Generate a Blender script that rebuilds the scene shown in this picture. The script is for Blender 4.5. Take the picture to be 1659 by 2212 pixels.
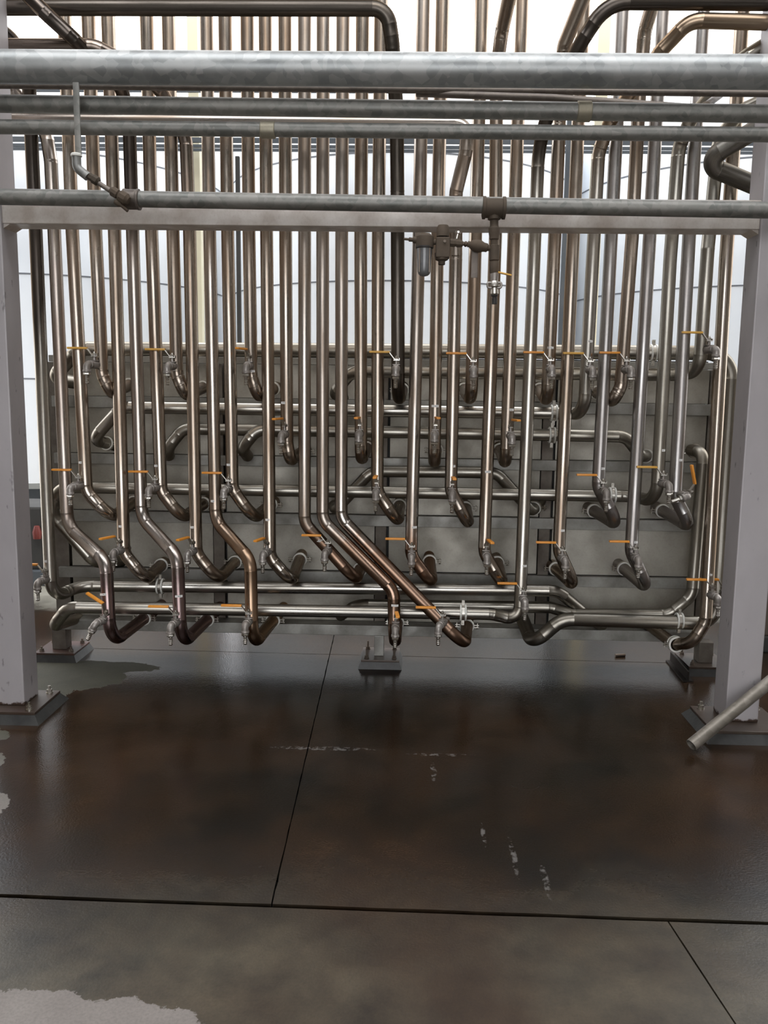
import bpy, bmesh, math, random
from mathutils import Vector, Matrix
random.seed(7)
PI = math.pi
for o in list(bpy.data.objects): bpy.data.objects.remove(o)
SC = bpy.context.scene
COL = SC.collection

# ------------------------------------------------------------------ camera
FPX = 1838.0; EYE = Vector((0, 0, 1.55))
TH, PSI, RO = math.radians(8.1), math.radians(1.5), math.radians(0.75)
FWD = Vector((-math.sin(PSI)*math.cos(TH), math.cos(PSI)*math.cos(TH), -math.sin(TH)))
_r0 = Vector((math.cos(PSI), math.sin(PSI), 0)); _u0 = _r0.cross(FWD)
RGT = math.cos(RO)*_r0 + math.sin(RO)*_u0
UP = math.cos(RO)*_u0 - math.sin(RO)*_r0
cd = bpy.data.cameras.new('camera'); cam = bpy.data.objects.new('camera', cd); COL.objects.link(cam)
cd.sensor_fit = 'VERTICAL'; cd.sensor_height = 24; cd.lens = 24*FPX/2212; cd.clip_end = 200
cam.matrix_world = Matrix(((RGT.x, UP.x, -FWD.x, EYE.x), (RGT.y, UP.y, -FWD.y, EYE.y), (RGT.z, UP.z, -FWD.z, EYE.z), (0, 0, 0, 1)))
SC.camera = cam

# ------------------------------------------------------------------ light
w = bpy.data.worlds.new('overcast_sky'); SC.world = w; w.use_nodes = True
bg = w.node_tree.nodes['Background']; bg.inputs[0].default_value = (0.96, 0.97, 1.0, 1); bg.inputs[1].default_value = 2.1
sd = bpy.data.lights.new('sun', 'SUN'); sun = bpy.data.objects.new('sun', sd); COL.objects.link(sun)
sd.energy = 0.8; sd.angle = math.radians(12); sd.color = (1, 0.95, 0.88)
sun.rotation_euler = (math.radians(50), 0, math.radians(12))      # from behind the viewer
SC.view_settings.view_transform = 'Standard'; SC.view_settings.look = 'None'
SC.view_settings.gamma = 1; SC.view_settings.use_curve_mapping = False
SC.view_settings.exposure = 1.1

def P(px, py, Y):
    v = RGT*((px-829.5)/FPX) - UP*((py-1106)/FPX) + FWD
    return EYE + v*(Y/v.y)
def G(px, py, z=0):
    v = RGT*((px-829.5)/FPX) - UP*((py-1106)/FPX) + FWD
    return EYE + v*((z-EYE.z)/v.z)

# ------------------------------------------------------------------ materials
def newmat(name):
    m = bpy.data.materials.new(name); m.use_nodes = True
    nt = m.node_tree; return m, nt, nt.nodes['Principled BSDF']
def nd(nt, t, **k):
    n = nt.nodes.new(t)
    for a, b in k.items(): setattr(n, a, b)
    return n
def noise(nt, scale, stretch=(1, 1, 1), detail=4, rough=0.55):
    g = nd(nt, 'ShaderNodeNewGeometry'); mp = nd(nt, 'ShaderNodeMapping'); mp.inputs['Scale'].default_value = stretch
    n = nd(nt, 'ShaderNodeTexNoise'); n.inputs['Scale'].default_value = scale
    n.inputs['Detail'].default_value = detail; n.inputs['Roughness'].default_value = rough
    nt.links.new(g.outputs['Position'], mp.inputs['Vector']); nt.links.new(mp.outputs[0], n.inputs['Vector'])
    return n.outputs['Fac']
def ramp(nt, fac, stops):
    r = nd(nt, 'ShaderNodeValToRGB'); e = r.color_ramp.elements
    while len(e) < len(stops): e.new(0.5)
    for i, (p, c) in enumerate(stops):
        e[i].position = p; e[i].color = (*c, 1) if len(c) == 3 else c
    nt.links.new(fac, r.inputs[0]); return r.outputs[0]
def mix(nt, fac, a, b, mode='MIX'):
    m = nd(nt, 'ShaderNodeMix', data_type='RGBA', blend_type=mode)
    for s, v in ((m.inputs[0], fac), (m.inputs[6], a), (m.inputs[7], b)):
        if hasattr(v, 'is_linked') or hasattr(v, 'links'): nt.links.new(v, s)
        else: s.default_value = v if isinstance(v, (int, float)) else (*v, 1)
    return m.outputs[2]
def mrange(nt, v, a, b, c, d):
    m = nd(nt, 'ShaderNodeMapRange'); nt.links.new(v, m.inputs[0])
    for i, x in enumerate((a, b, c, d)): m.inputs[i+1].default_value = x
    return m.outputs[0]
def bump(nt, p, h, strength=0.2, dist=0.002):
    b = nd(nt, 'ShaderNodeBump'); b.inputs['Strength'].default_value = strength; b.inputs['Distance'].default_value = dist
    nt.links.new(h, b.inputs['Height']); nt.links.new(b.outputs[0], p.inputs['Normal'])

def metal(name, base, stain, lo, hi, r0, r1, metallic=1.0, stretch=(14, 14, 1.2), zstain=None, soot=None, shade_stain_col=(0.07, 0.058, 0.05)):  # soot: level where the upper course turns to shade_stain_col
    m, nt, p = newmat(name)
    if stretch[2] < stretch[0] or stretch[0] < stretch[1]:      # pipes: grain follows the run of the tube
        tc = nd(nt, 'ShaderNodeTexCoord'); oi = nd(nt, 'ShaderNodeObjectInfo'); mp = nd(nt, 'ShaderNodeMapping'); mp.inputs['Scale'].default_value = (0.9, 14, 1)
        av = nd(nt, 'ShaderNodeVectorMath', operation='ADD'); nt.links.new(tc.outputs['UV'], mp.inputs['Vector']); nt.links.new(mp.outputs[0], av.inputs[0]); nt.links.new(oi.outputs['Location'], av.inputs[1])
        nn_ = nd(nt, 'ShaderNodeTexNoise'); nn_.inputs['Scale'].default_value = 2.4; nn_.inputs['Detail'].default_value = 4; nt.links.new(av.outputs[0], nn_.inputs['Vector']); n1 = nn_.outputs['Fac']
    else: n1 = noise(nt, 2.2, stretch, 5)
    f = mrange(nt, n1, lo, hi, 0, 1)
    c = mix(nt, f, base, stain)
    n2 = noise(nt, 90, (1, 1, 1), 3)
    spec = ramp(nt, n2, [(0.25, (0.75, 0.72, 0.68)), (0.5, (1, 1, 1))])
    c = mix(nt, 0.35, c, spec, 'MULTIPLY')
    if zstain:                                   # heat and rust staining with its own ragged edge
        zc, col, wd = zstain
        g = nd(nt, 'ShaderNodeNewGeometry'); s = nd(nt, 'ShaderNodeSeparateXYZ'); nt.links.new(g.outputs['Position'], s.inputs[0])
        nn = noise(nt, 9, (1, 1, 1), 4)
        a = nd(nt, 'ShaderNodeMath', operation='MULTIPLY_ADD'); nt.links.new(nn, a.inputs[0]); a.inputs[1].default_value = 0.35; nt.links.new(s.outputs[2], a.inputs[2])
        k = mrange(nt, a.outputs[0], zc+0.175, zc+0.175+wd, 1, 0)
        k2 = nd(nt, 'ShaderNodeMath', operation='MULTIPLY'); nt.links.new(k, k2.inputs[0]); k2.inputs[1].default_value = 0.85
        c = mix(nt, k2.outputs[0], c, col)
    if soot:                                     # upper course recoloured: shade painted in on one pipe, stain on others
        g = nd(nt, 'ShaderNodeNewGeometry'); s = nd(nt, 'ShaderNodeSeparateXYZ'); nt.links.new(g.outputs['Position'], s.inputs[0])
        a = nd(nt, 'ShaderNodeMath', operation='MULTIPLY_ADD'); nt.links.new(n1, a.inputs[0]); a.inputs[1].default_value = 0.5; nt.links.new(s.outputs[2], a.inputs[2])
        c = mix(nt, mrange(nt, a.outputs[0], soot+0.15, soot+0.45, 0, 0.92), c, shade_stain_col)
    nt.links.new(c, p.inputs['Base Color'])
    p.inputs['Metallic'].default_value = metallic; p.inputs['Specular Tint'].default_value = (0.42, 0.38, 0.34, 1)
    rr = mrange(nt, n1, 0.35, 0.7, r0+0.02, r1+0.06); nt.links.new(rr, p.inputs['Roughness'])
    bump(nt, p, n2, 0.06, 0.001)
    return m
STEEL = metal('stained_stainless', (0.49, 0.445, 0.39), (0.28, 0.21, 0.155), 0.33, 0.66, 0.20, 0.34)
STEEL_B = metal('bare_stainless', (0.40, 0.38, 0.335), (0.24, 0.215, 0.175), 0.38, 0.66, 0.28, 0.42, stretch=(1.2, 14, 14))
STEEL_S0 = metal('dark_topped_stainless', (0.47, 0.45, 0.41), (0.30, 0.27, 0.22), 0.4, 0.7, 0.24, 0.36, soot=1.7)  # darker towards the top
STEEL_S5 = metal('dark_topped_purple_stainless', (0.48, 0.44, 0.40), (0.33, 0.27, 0.23), 0.38, 0.65, 0.22, 0.36, zstain=(0.60, (0.24, 0.165, 0.165), 0.12), soot=2.25)  # purple stain low down, darker towards the top
STEEL_S26 = metal('shade_topped_stainless', (0.47, 0.45, 0.41), (0.30, 0.27, 0.22), 0.4, 0.7, 0.24, 0.36, soot=2.55)  # overhead shade painted into the colour of the upper course
STEEL_BZ = metal('bronzed_bare_stainless', (0.47, 0.45, 0.41), (0.30, 0.27, 0.22), 0.4, 0.7, 0.24, 0.36, soot=2.6, shade_stain_col=(0.30, 0.22, 0.15))
STEEL_8 = metal('brown_topped_stainless', (0.49, 0.445, 0.39), (0.28, 0.21, 0.155), 0.33, 0.66, 0.20, 0.34, soot=2.55, shade_stain_col=(0.20, 0.165, 0.14))
STEEL_D = metal('dark_stainless', (0.16, 0.14, 0.12), (0.08, 0.07, 0.06), 0.35, 0.6, 0.28, 0.4)
STEEL_BLK = metal('blackened_pipe', (0.05, 0.045, 0.042), (0.03, 0.028, 0.026), 0.4, 0.6, 0.45, 0.6, 0.6)
STEEL_R = metal('rust_stained_stainless', (0.48, 0.44, 0.40), (0.30, 0.24, 0.19), 0.38, 0.65, 0.24, 0.40, zstain=(0.80, (0.26, 0.155, 0.10), 0.08))
STEEL_Z = metal('bronze_stained_stainless', (0.48, 0.44, 0.40), (0.33, 0.26, 0.20), 0.38, 0.65, 0.22, 0.34, zstain=(0.78, (0.33, 0.215, 0.135), 0.3))
STEEL_P = metal('purple_stained_stainless', (0.48, 0.44, 0.40), (0.33, 0.27, 0.23), 0.38, 0.65, 0.22, 0.36, zstain=(0.60, (0.24, 0.165, 0.165), 0.12))
STEEL_C = metal('cleaned_stainless', (0.42, 0.41, 0.40), (0.32, 0.29, 0.27), 0.38, 0.65, 0.25, 0.4)
CASTM = metal('cast_stainless', (0.40, 0.375, 0.35), (0.29, 0.26, 0.235), 0.35, 0.65, 0.34, 0.5, 0.6, (3, 3, 3))
CLAMPM = metal('clamp_stainless', (0.70, 0.68, 0.62), (0.5, 0.47, 0.42), 0.35, 0.65, 0.25, 0.4, 1.0, (3, 3, 3))
DUSTY = metal('dust_coated_iron', (0.085, 0.07, 0.055), (0.13, 0.10, 0.075), 0.35, 0.65, 0.6, 0.8, 0.35, (3, 3, 3))
BRASSY = metal('dusty_coupling', (0.40, 0.37, 0.29), (0.27, 0.24, 0.18), 0.35, 0.65, 0.45, 0.6, 0.6, (3, 3, 3))

def galv(name, a, b, rough, scale=28):
    m, nt, p = newmat(name)
    g = nd(nt, 'ShaderNodeNewGeometry'); v = nd(nt, 'ShaderNodeTexVoronoi'); v.inputs['Scale'].default_value = scale
    nt.links.new(g.outputs['Position'], v.inputs['Vector'])
    bw = nd(nt, 'ShaderNodeSeparateColor'); nt.links.new(v.outputs['Color'], bw.inputs[0])
    n = noise(nt, 5, (0.6, 1, 1), 6, 0.65)
    mm = nd(nt, 'ShaderNodeMath', operation='MULTIPLY_ADD'); nt.links.new(bw.outputs[0], mm.inputs[0]); mm.inputs[1].default_value = 0.3; nt.links.new(n, mm.inputs[2])
    c = ramp(nt, mm.outputs[0], [(0.42, a), (0.85, b)])
    nt.links.new(c, p.inputs['Base Color']); p.inputs['Metallic'].default_value = 0.55
    nt.links.new(mrange(nt, mm.outputs[0], 0.4, 0.9, rough-0.06, rough+0.1), p.inputs['Roughness'])
    return m
GALV = galv('galvanised_spangle', (0.27, 0.285, 0.285), (0.50, 0.51, 0.50), 0.42)
GALV2 = galv('weathered_galvanised', (0.17, 0.172, 0.158), (0.31, 0.30, 0.275), 0.5, 40)
BROWNPIPE2 = galv('dirty_bare_pipe', (0.20, 0.18, 0.15), (0.32, 0.29, 0.25), 0.5, 30)
BROWNPIPE = galv('brown_dusty_pipe', (0.13, 0.11, 0.095), (0.21, 0.18, 0.155), 0.5, 40)

def paint(name, a, b, rough=0.5, metallic=0.0, scale=3, stretch=(1, 1, 1), rust=None, spots=0.0, bmp=0.05):
    m, nt, p = newmat(name)
    n = noise(nt, scale, stretch, 5, 0.6); c = ramp(nt, n, [(0.3, a), (0.7, b)])
    if spots:
        n3 = noise(nt, 22, (1, 1, 0.5), 3); c = mix(nt, mrange(nt, n3, 0.66, 0.72, 0, spots), c, (0.05, 0.045, 0.04))
    if rust:
        z, h = rust
        g = nd(nt, 'ShaderNodeNewGeometry'); s = nd(nt, 'ShaderNodeSeparateXYZ'); nt.links.new(g.outputs['Position'], s.inputs[0])
        nn = noise(nt, 25, (1, 1, 1), 4)
        q = nd(nt, 'ShaderNodeMath', operation='MULTIPLY_ADD'); nt.links.new(nn, q.inputs[0]); q.inputs[1].default_value = -h*1.2; nt.links.new(s.outputs[2], q.inputs[2])
        c = mix(nt, mrange(nt, q.outputs[0], z, z+h*0.15, 1, 0), c, (0.05, 0.028, 0.018))
    nt.links.new(c, p.inputs['Base Color']); p.inputs['Roughness'].default_value = rough; p.inputs['Metallic'].default_value = metallic
    bump(nt, p, noise(nt, 60, (1, 1, 1), 3), bmp, 0.002)
    return m
COLM = paint('grey_painted_steel', (0.37, 0.345, 0.35), (0.46, 0.435, 0.44), 0.5, 0.15, 2.5, (1, 1, 0.5), rust=(0.03, 0.05), spots=0.5)
BEAMM = metal('satin_beam_steel', (0.80, 0.75, 0.70), (0.60, 0.53, 0.47), 0.35, 0.65, 0.36, 0.5, 0.35, (4, 4, 4))
PANELM = metal('dull_panel_steel', (0.42, 0.40, 0.35), (0.31, 0.29, 0.25), 0.35, 0.68, 0.36, 0.52, 0.5, (3, 3, 3))
RIBM = metal('rib_steel', (0.33, 0.325, 0.30), (0.22, 0.21, 0.19), 0.35, 0.68, 0.38, 0.55, 0.5, (4, 4, 4))
POSTM = metal('leg_steel', (0.20, 0.18, 0.155), (0.12, 0.10, 0.085), 0.35, 0.68, 0.45, 0.6, 0.6, (4, 4, 4))
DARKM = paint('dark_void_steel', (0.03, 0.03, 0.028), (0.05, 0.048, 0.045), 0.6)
PLATEM = paint('rusty_base_plate', (0.085, 0.07, 0.055), (0.055, 0.032, 0.022), 0.35, 0.2, 6)
REDPLATEM = paint('red_primer_plate', (0.085, 0.035, 0.028), (0.06, 0.045, 0.035), 0.35, 0.1, 6)
GROUTM = paint('wet_grout', (0.05, 0.05, 0.047), (0.02, 0.02, 0.019), 0.4, 0, 12, bmp=0.4)
TANKM = paint('white_tank_paint', (0.60, 0.64, 0.69), (0.68, 0.70, 0.71), 0.55, 0, 0.6)
SEAMM = paint('tank_seam', (0.12, 0.13, 0.15), (0.16, 0.17, 0.19), 0.6)
YPOSTM = paint('cream_painted_post', (0.66, 0.62, 0.45), (0.72, 0.67, 0.50), 0.55)
RAILM = paint('grey_rail_paint', (0.07, 0.085, 0.10), (0.11, 0.12, 0.13), 0.5, 0.2)
WALLM = paint('shed_wall', (0.24, 0.21, 0.175), (0.30, 0.26, 0.215), 0.8, 0, 0.5)
ROOFM = paint('shed_roof', (0.10, 0.085, 0.07), (0.14, 0.12, 0.10), 0.8, 0, 0.5)
ORANGE = paint('orange_vinyl', (0.80, 0.30, 0.035), (0.88, 0.36, 0.05), 0.4, 0, 8)
YELLOW = paint('yellow_vinyl', (0.74, 0.40, 0.06), (0.80, 0.45, 0.09), 0.45, 0, 8)
REDM = paint('red_paint', (0.16, 0.025, 0.018), (0.12, 0.02, 0.014), 0.5)
WHITEG = paint('white_gasket', (0.66, 0.66, 0.60), (0.76, 0.75, 0.70), 0.5, 0, 8)
BLACKM = paint('black_rubber', (0.015, 0.013, 0.012), (0.025, 0.022, 0.02), 0.6)
BOLTM = metal('bolt_steel', (0.22, 0.19, 0.16), (0.12, 0.09, 0.07), 0.35, 0.65, 0.4, 0.6, 0.8, (3, 3, 3))
BOWLM = paint('cloudy_bowl', (0.13, 0.135, 0.14), (0.19, 0.19, 0.19), 0.2, 0.1, 20)

def tagmat():
    m, nt, p = newmat('printed_tag')
    tc = nd(nt, 'ShaderNodeTexCoord'); s = nd(nt, 'ShaderNodeSeparateXYZ'); nt.links.new(tc.outputs['UV'], s.inputs[0])
    n = nd(nt, 'ShaderNodeTexNoise'); n.inputs['Scale'].default_value = 9; n.noise_dimensions = '3D'
    mp = nd(nt, 'ShaderNodeMapping'); mp.inputs['Scale'].default_value = (2.2, 0.35, 1)
    oi = nd(nt, 'ShaderNodeObjectInfo'); ad = nd(nt, 'ShaderNodeVectorMath', operation='ADD')
    nt.links.new(tc.outputs['UV'], ad.inputs[0]); nt.links.new(oi.outputs['Location'], ad.inputs[1])
    nt.links.new(ad.outputs[0], mp.inputs['Vector']); nt.links.new(mp.outputs[0], n.inputs['Vector'])
    a = mrange(nt, n.outputs['Fac'], 0.50, 0.54, 0, 1)
    def band(o, lo, hi):
        x = nd(nt, 'ShaderNodeMath', operation='GREATER_THAN'); nt.links.new(o, x.inputs[0]); x.inputs[1].default_value = lo
        y = nd(nt, 'ShaderNodeMath', operation='LESS_THAN'); nt.links.new(o, y.inputs[0]); y.inputs[1].default_value = hi
        z = nd(nt, 'ShaderNodeMath', operation='MULTIPLY'); nt.links.new(x.outputs[0], z.inputs[0]); nt.links.new(y.outputs[0], z.inputs[1]); return z.outputs[0]
    b1 = band(s.outputs[1], 0.32, 0.68); b2 = band(s.outputs[0], 0.22, 0.78)
    q = nd(nt, 'ShaderNodeMath', operation='MULTIPLY'); nt.links.new(b1, q.inputs[0]); nt.links.new(b2, q.inputs[1])
    q2 = nd(nt, 'ShaderNodeMath', operation='MULTIPLY'); nt.links.new(q.outputs[0], q2.inputs[0]); nt.links.new(a, q2.inputs[1])
    c = mix(nt, q2.outputs[0], (0.82, 0.81, 0.78), (0.12, 0.12, 0.12))
    nt.links.new(c, p.inputs['Base Color']); p.inputs['Roughness'].default_value = 0.5
    return m
TAGM = tagmat()

def floormat():
    m, nt, p = newmat('wet_concrete')
    g = nd(nt, 'ShaderNodeNewGeometry')
    big = noise(nt, 1.1, (1, 1, 1), 6, 0.6); mid = noise(nt, 4.5, (1, 1, 1), 6, 0.65); fine = noise(nt, 120, (1, 1, 1), 3)
    # soaked concrete: near-black, brown syrup stain, grey green
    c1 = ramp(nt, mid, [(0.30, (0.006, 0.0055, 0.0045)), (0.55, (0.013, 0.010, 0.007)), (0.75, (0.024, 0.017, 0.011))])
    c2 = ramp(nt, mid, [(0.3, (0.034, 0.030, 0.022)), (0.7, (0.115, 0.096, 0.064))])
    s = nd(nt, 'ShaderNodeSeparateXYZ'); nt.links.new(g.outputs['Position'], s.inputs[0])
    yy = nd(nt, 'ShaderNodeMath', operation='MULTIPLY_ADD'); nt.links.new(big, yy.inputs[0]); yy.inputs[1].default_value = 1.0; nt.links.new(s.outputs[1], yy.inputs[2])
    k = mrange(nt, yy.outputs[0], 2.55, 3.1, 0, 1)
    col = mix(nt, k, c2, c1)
    # brown spill in the middle
    br = mrange(nt, noise(nt, 0.9, (1, 0.8, 1), 4), 0.40, 0.60, 0, 0.85)
    col = mix(nt, br, col, mix(nt, mid, (0.010, 0.0055, 0.0035), (0.060, 0.033, 0.017)))
    # dry patches: distance to centres, ragged by noise
    d = None
    e1 = noise(nt, 8, (1, 1, 1), 7, 0.72); e2 = noise(nt, 2.5, (1, 1, 1), 2)
    for (cx, cy, rx, ry) in DRY:
        mp = nd(nt, 'ShaderNodeMapping'); mp.inputs['Location'].default_value = (-cx/rx, -cy/ry, 0); mp.inputs['Scale'].default_value = (1/rx, 1/ry, 0)
        nt.links.new(g.outputs['Position'], mp.inputs['Vector'])
        ln = nd(nt, 'ShaderNodeVectorMath', operation='LENGTH'); nt.links.new(mp.outputs[0], ln.inputs[0])
        if d is None: d = ln.outputs['Value']
        else:
            mn = nd(nt, 'ShaderNodeMath', operation='MINIMUM'); nt.links.new(d, mn.inputs[0]); nt.links.new(ln.outputs['Value'], mn.inputs[1]); d = mn.outputs[0]
    a = nd(nt, 'ShaderNodeMath', operation='MULTIPLY_ADD'); nt.links.new(e1, a.inputs[0]); a.inputs[1].default_value = 0.9; nt.links.new(d, a.inputs[2])
    b = nd(nt, 'ShaderNodeMath', operation='MULTIPLY_ADD'); nt.links.new(e2, b.inputs[0]); b.inputs[1].default_value = 0.5; nt.links.new(a.outputs[0], b.inputs[2])
    dry = mrange(nt, b.outputs[0], 1.68, 1.71, 1, 0)
    dcol = ramp(nt, mid, [(0.3, (0.20, 0.178, 0.162)), (0.7, (0.25, 0.225, 0.205))])
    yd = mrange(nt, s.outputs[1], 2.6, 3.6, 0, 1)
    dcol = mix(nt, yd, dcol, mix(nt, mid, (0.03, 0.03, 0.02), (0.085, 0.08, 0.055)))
    col = mix(nt, dry, col, dcol)
    yard = mrange(nt, yy.outputs[0], 6.3, 6.6, 0, 1)
    col = mix(nt, yard, col, mix(nt, mid, (0.20, 0.19, 0.155), (0.30, 0.285, 0.24)))
    sp = ramp(nt, fine, [(0.3, (0.8, 0.8, 0.8)), (0.6, (1.08, 1.08, 1.08))]); col = mix(nt, 0.6, col, sp, 'MULTIPLY')
    nt.links.new(col, p.inputs['Base Color'])
    # glints of the wet film, painted into the floor colour as pale streaks
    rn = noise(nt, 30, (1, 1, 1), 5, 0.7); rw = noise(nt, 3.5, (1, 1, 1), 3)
    for (ax, ay, lx, ly) in GLINTS:
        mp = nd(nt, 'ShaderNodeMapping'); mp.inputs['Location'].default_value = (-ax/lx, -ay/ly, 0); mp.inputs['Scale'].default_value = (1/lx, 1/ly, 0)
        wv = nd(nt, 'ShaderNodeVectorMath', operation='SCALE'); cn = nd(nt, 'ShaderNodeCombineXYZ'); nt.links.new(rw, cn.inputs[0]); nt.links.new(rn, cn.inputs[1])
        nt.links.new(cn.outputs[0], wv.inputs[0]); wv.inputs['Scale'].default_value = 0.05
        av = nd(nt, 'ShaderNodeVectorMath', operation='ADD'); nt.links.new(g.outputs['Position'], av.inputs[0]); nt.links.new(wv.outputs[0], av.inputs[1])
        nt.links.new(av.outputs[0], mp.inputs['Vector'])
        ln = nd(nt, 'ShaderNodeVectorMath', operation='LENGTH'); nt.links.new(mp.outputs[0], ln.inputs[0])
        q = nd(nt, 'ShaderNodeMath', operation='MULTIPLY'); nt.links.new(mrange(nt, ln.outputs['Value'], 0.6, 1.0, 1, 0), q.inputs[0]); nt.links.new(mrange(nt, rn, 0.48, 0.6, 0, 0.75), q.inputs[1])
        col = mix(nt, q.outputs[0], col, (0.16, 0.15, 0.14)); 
    nt.links.new(col, p.inputs['Base Color'])
    # standing film towards the right and under the rack
    xx = nd(nt, 'ShaderNodeMath', operation='MULTIPLY_ADD'); nt.links.new(mid, xx.inputs[0]); xx.inputs[1].default_value = 2.0; nt.links.new(yy.outputs[0], xx.inputs[2])
    film = mrange(nt, xx.outputs[0], 2.8, 4.8, 0.34, 0.13)
    near = mrange(nt, s.outputs[1], 2.0, 2.9, 0.14, 0.0)
    ad = nd(nt, 'ShaderNodeMath', operation='ADD'); nt.links.new(film, ad.inputs[0]); nt.links.new(near, ad.inputs[1])
    r = mix(nt, yard, mix(nt, dry, ad.outputs[0], (0.7, 0.7, 0.7)), (0.5, 0.5, 0.5)); nt.links.new(r, p.inputs['Roughness'])
    p.inputs['Specular IOR Level'].default_value = 0.25
    hh = nd(nt, 'ShaderNodeMath', operation='MULTIPLY_ADD'); nt.links.new(mid, hh.inputs[0]); hh.inputs[1].default_value = 2.0; nt.links.new(fine, hh.inputs[2])
    bump(nt, p, hh.outputs[0], 0.22, 0.003)
    return m
_d = lambda px, py, rx, ry: (G(px, py).x, G(px, py).y, rx, ry)
DRY = [_d(30, 2240, 0.30, 0.16), _d(215, 2255, 0.26, 0.15), _d(120, 2330, 0.50, 0.2), _d(-80, 1655, 0.16, 0.20), _d(-60, 1745, 0.12, 0.12), _d(-90, 1590, 0.22, 0.12),
       _d(120, 1462, 0.40, 0.20), _d(200, 1440, 0.42, 0.10), _d(60, 1500, 0.2, 0.2)]
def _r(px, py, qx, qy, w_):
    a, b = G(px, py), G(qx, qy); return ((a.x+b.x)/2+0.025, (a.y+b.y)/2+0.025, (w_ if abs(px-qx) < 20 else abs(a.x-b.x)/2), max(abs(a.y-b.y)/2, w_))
GLINTS = [_r(575, 1614, 830, 1618, 0.022), _r(870, 1628, 1040, 1632, 0.016), _r(1112, 1800, 1106, 1905, 0.010), _r(1185, 1860, 1175, 1945, 0.012), _r(1048, 1775, 1040, 1830, 0.009), _r(940, 1645, 930, 1690, 0.014)]
FLOORM = floormat()

# ------------------------------------------------------------------ mesh helpers
def woff(o):
    v = Vector((0, 0, 0))
    while o is not None: v += o.location; o = o.parent
    return v
def mk(name, bm, mat, parent=None, origin=None, smooth=True):
    """bm is in world coordinates; origin becomes the object's location."""
    me = bpy.data.meshes.new(name)
    off = Vector(origin) if origin is not None else woff(parent)
    bmesh.ops.translate(bm, verts=bm.verts, vec=-off)
    bmesh.ops.recalc_face_normals(bm, faces=bm.faces)
    for f in bm.faces: f.smooth = smooth and len(f.verts) <= 4
    for e in bm.edges:
        if len(e.link_faces) == 2 and e.calc_face_angle(0) > 0.6: e.smooth = False
    bm.to_mesh(me); bm.free(); me.materials.append(mat)
    o = bpy.data.objects.new(name, me); COL.objects.link(o)
    if parent is None: o.location = off; o['_tr'] = 1
    else: o.parent = parent
    return o
def tag(o, label=None, cat=None, group=None, kind=None):
    if label: o['label'] = label
    if cat: o['category'] = cat
    if group: o['group'] = group
    if kind: o['kind'] = kind
    return o
def bez_path(pts, fil):
    """poly line with rounded corners -> (points, weld flags)"""
    pts = [Vector(p) for p in pts]; out = [pts[0]]; weld = []
    for i in range(1, len(pts)-1):
        a, b, c = pts[i-1], pts[i], pts[i+1]
        u = (a-b); v = (c-b); lu, lv = u.length, v.length; u.normalize(); v.normalize()
        ang = u.angle(v); turn = PI-ang
        if turn < 0.03: out.append(b); continue
        f = fil[i] if isinstance(fil, dict) and i in fil else (fil if not isinstance(fil, dict) else 0.1)
        t = min(f*math.tan(turn/2), lu*0.48, lv*0.48); r = t/math.tan(turn/2)
        bis = (u+v).normalized(); cen = b + bis*(r/math.cos(turn/2))
        p0 = b+u*t; p1 = b+v*t; n = max(3, int(turn/0.14))
        e0 = (p0-cen); ax = e0.cross(p1-cen).normalized()
        k0 = len(out)
        for k in range(n+1): out.append(cen + Matrix.Rotation(turn*k/n, 3, ax) @ e0)
        weld += [(k0), (len(out)-1)]
    out.append(pts[-1]); return out, weld
def tube_bm(pts, r, seg=20, cap=True, bm=None, welds=(), inner=0):
    bm = bm or bmesh.new(); rings = []; n = len(pts); uvl = bm.loops.layers.uv.get('uv') or bm.loops.layers.uv.new('uv')
    tang = [((pts[min(i+1, n-1)]-pts[max(i-1, 0)]).normalized()) for i in range(n)]
    ref = Vector((0, 1, 0)) if abs(tang[0].y) < 0.9 else Vector((1, 0, 0))
    side = tang[0].cross(ref).normalized()
    spec = []
    for i in range(n):
        if i: side = (side - tang[i]*side.dot(tang[i])).normalized()
        if i in welds:
            t = tang[i]
            for dd, rr in ((-0.0032, r), (-0.0012, r*1.022), (0.0012, r*1.022), (0.0032, r)): spec.append((pts[i]+t*dd, t, side.copy(), rr))
        else: spec.append((pts[i], tang[i], side.copy(), r if not callable(r) else r(i)))
    for (c, t, s, rr) in spec:
        up = t.cross(s)
        rings.append([bm.verts.new(c + (s*math.cos(2*PI*k/seg) + up*math.sin(2*PI*k/seg))*rr) for k in range(seg)])
    ln = 0.0; r_ = spec[0][3]
    for i, (a, b) in enumerate(zip(rings, rings[1:])):
        l2 = ln+(spec[i+1][0]-spec[i][0]).length
        for k in range(seg):
            f = bm.faces.new((a[k], a[(k+1) % seg], b[(k+1) % seg], b[k]))
            v0, v1 = k*2*PI*r_/seg, (k+1)*2*PI*r_/seg
            for lp, uv in zip(f.loops, ((ln, v0), (ln, v1), (l2, v1), (l2, v0))): lp[uvl].uv = uv
        ln = l2
    if cap: bm.faces.new(rings[0]); bm.faces.new(rings[-1])
    return bm
def lathe_bm(prof, M=None, seg=20, bm=None):
    """prof: list of (r, h) along local Z; M places it"""
    bm = bm or bmesh.new(); M = M or Matrix(); rings = []
    for r, h in prof: rings.append([bm.verts.new(M @ Vector((r*math.cos(2*PI*(k+.5)/seg), r*math.sin(2*PI*(k+.5)/seg), h))) for k in range(seg)])
    for a, b in zip(rings, rings[1:]):
        for k in range(seg): bm.faces.new((a[k], a[(k+1) % seg], b[(k+1) % seg], b[k]))
    bm.faces.new(rings[0]); bm.faces.new(rings[-1]); return bm
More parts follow.
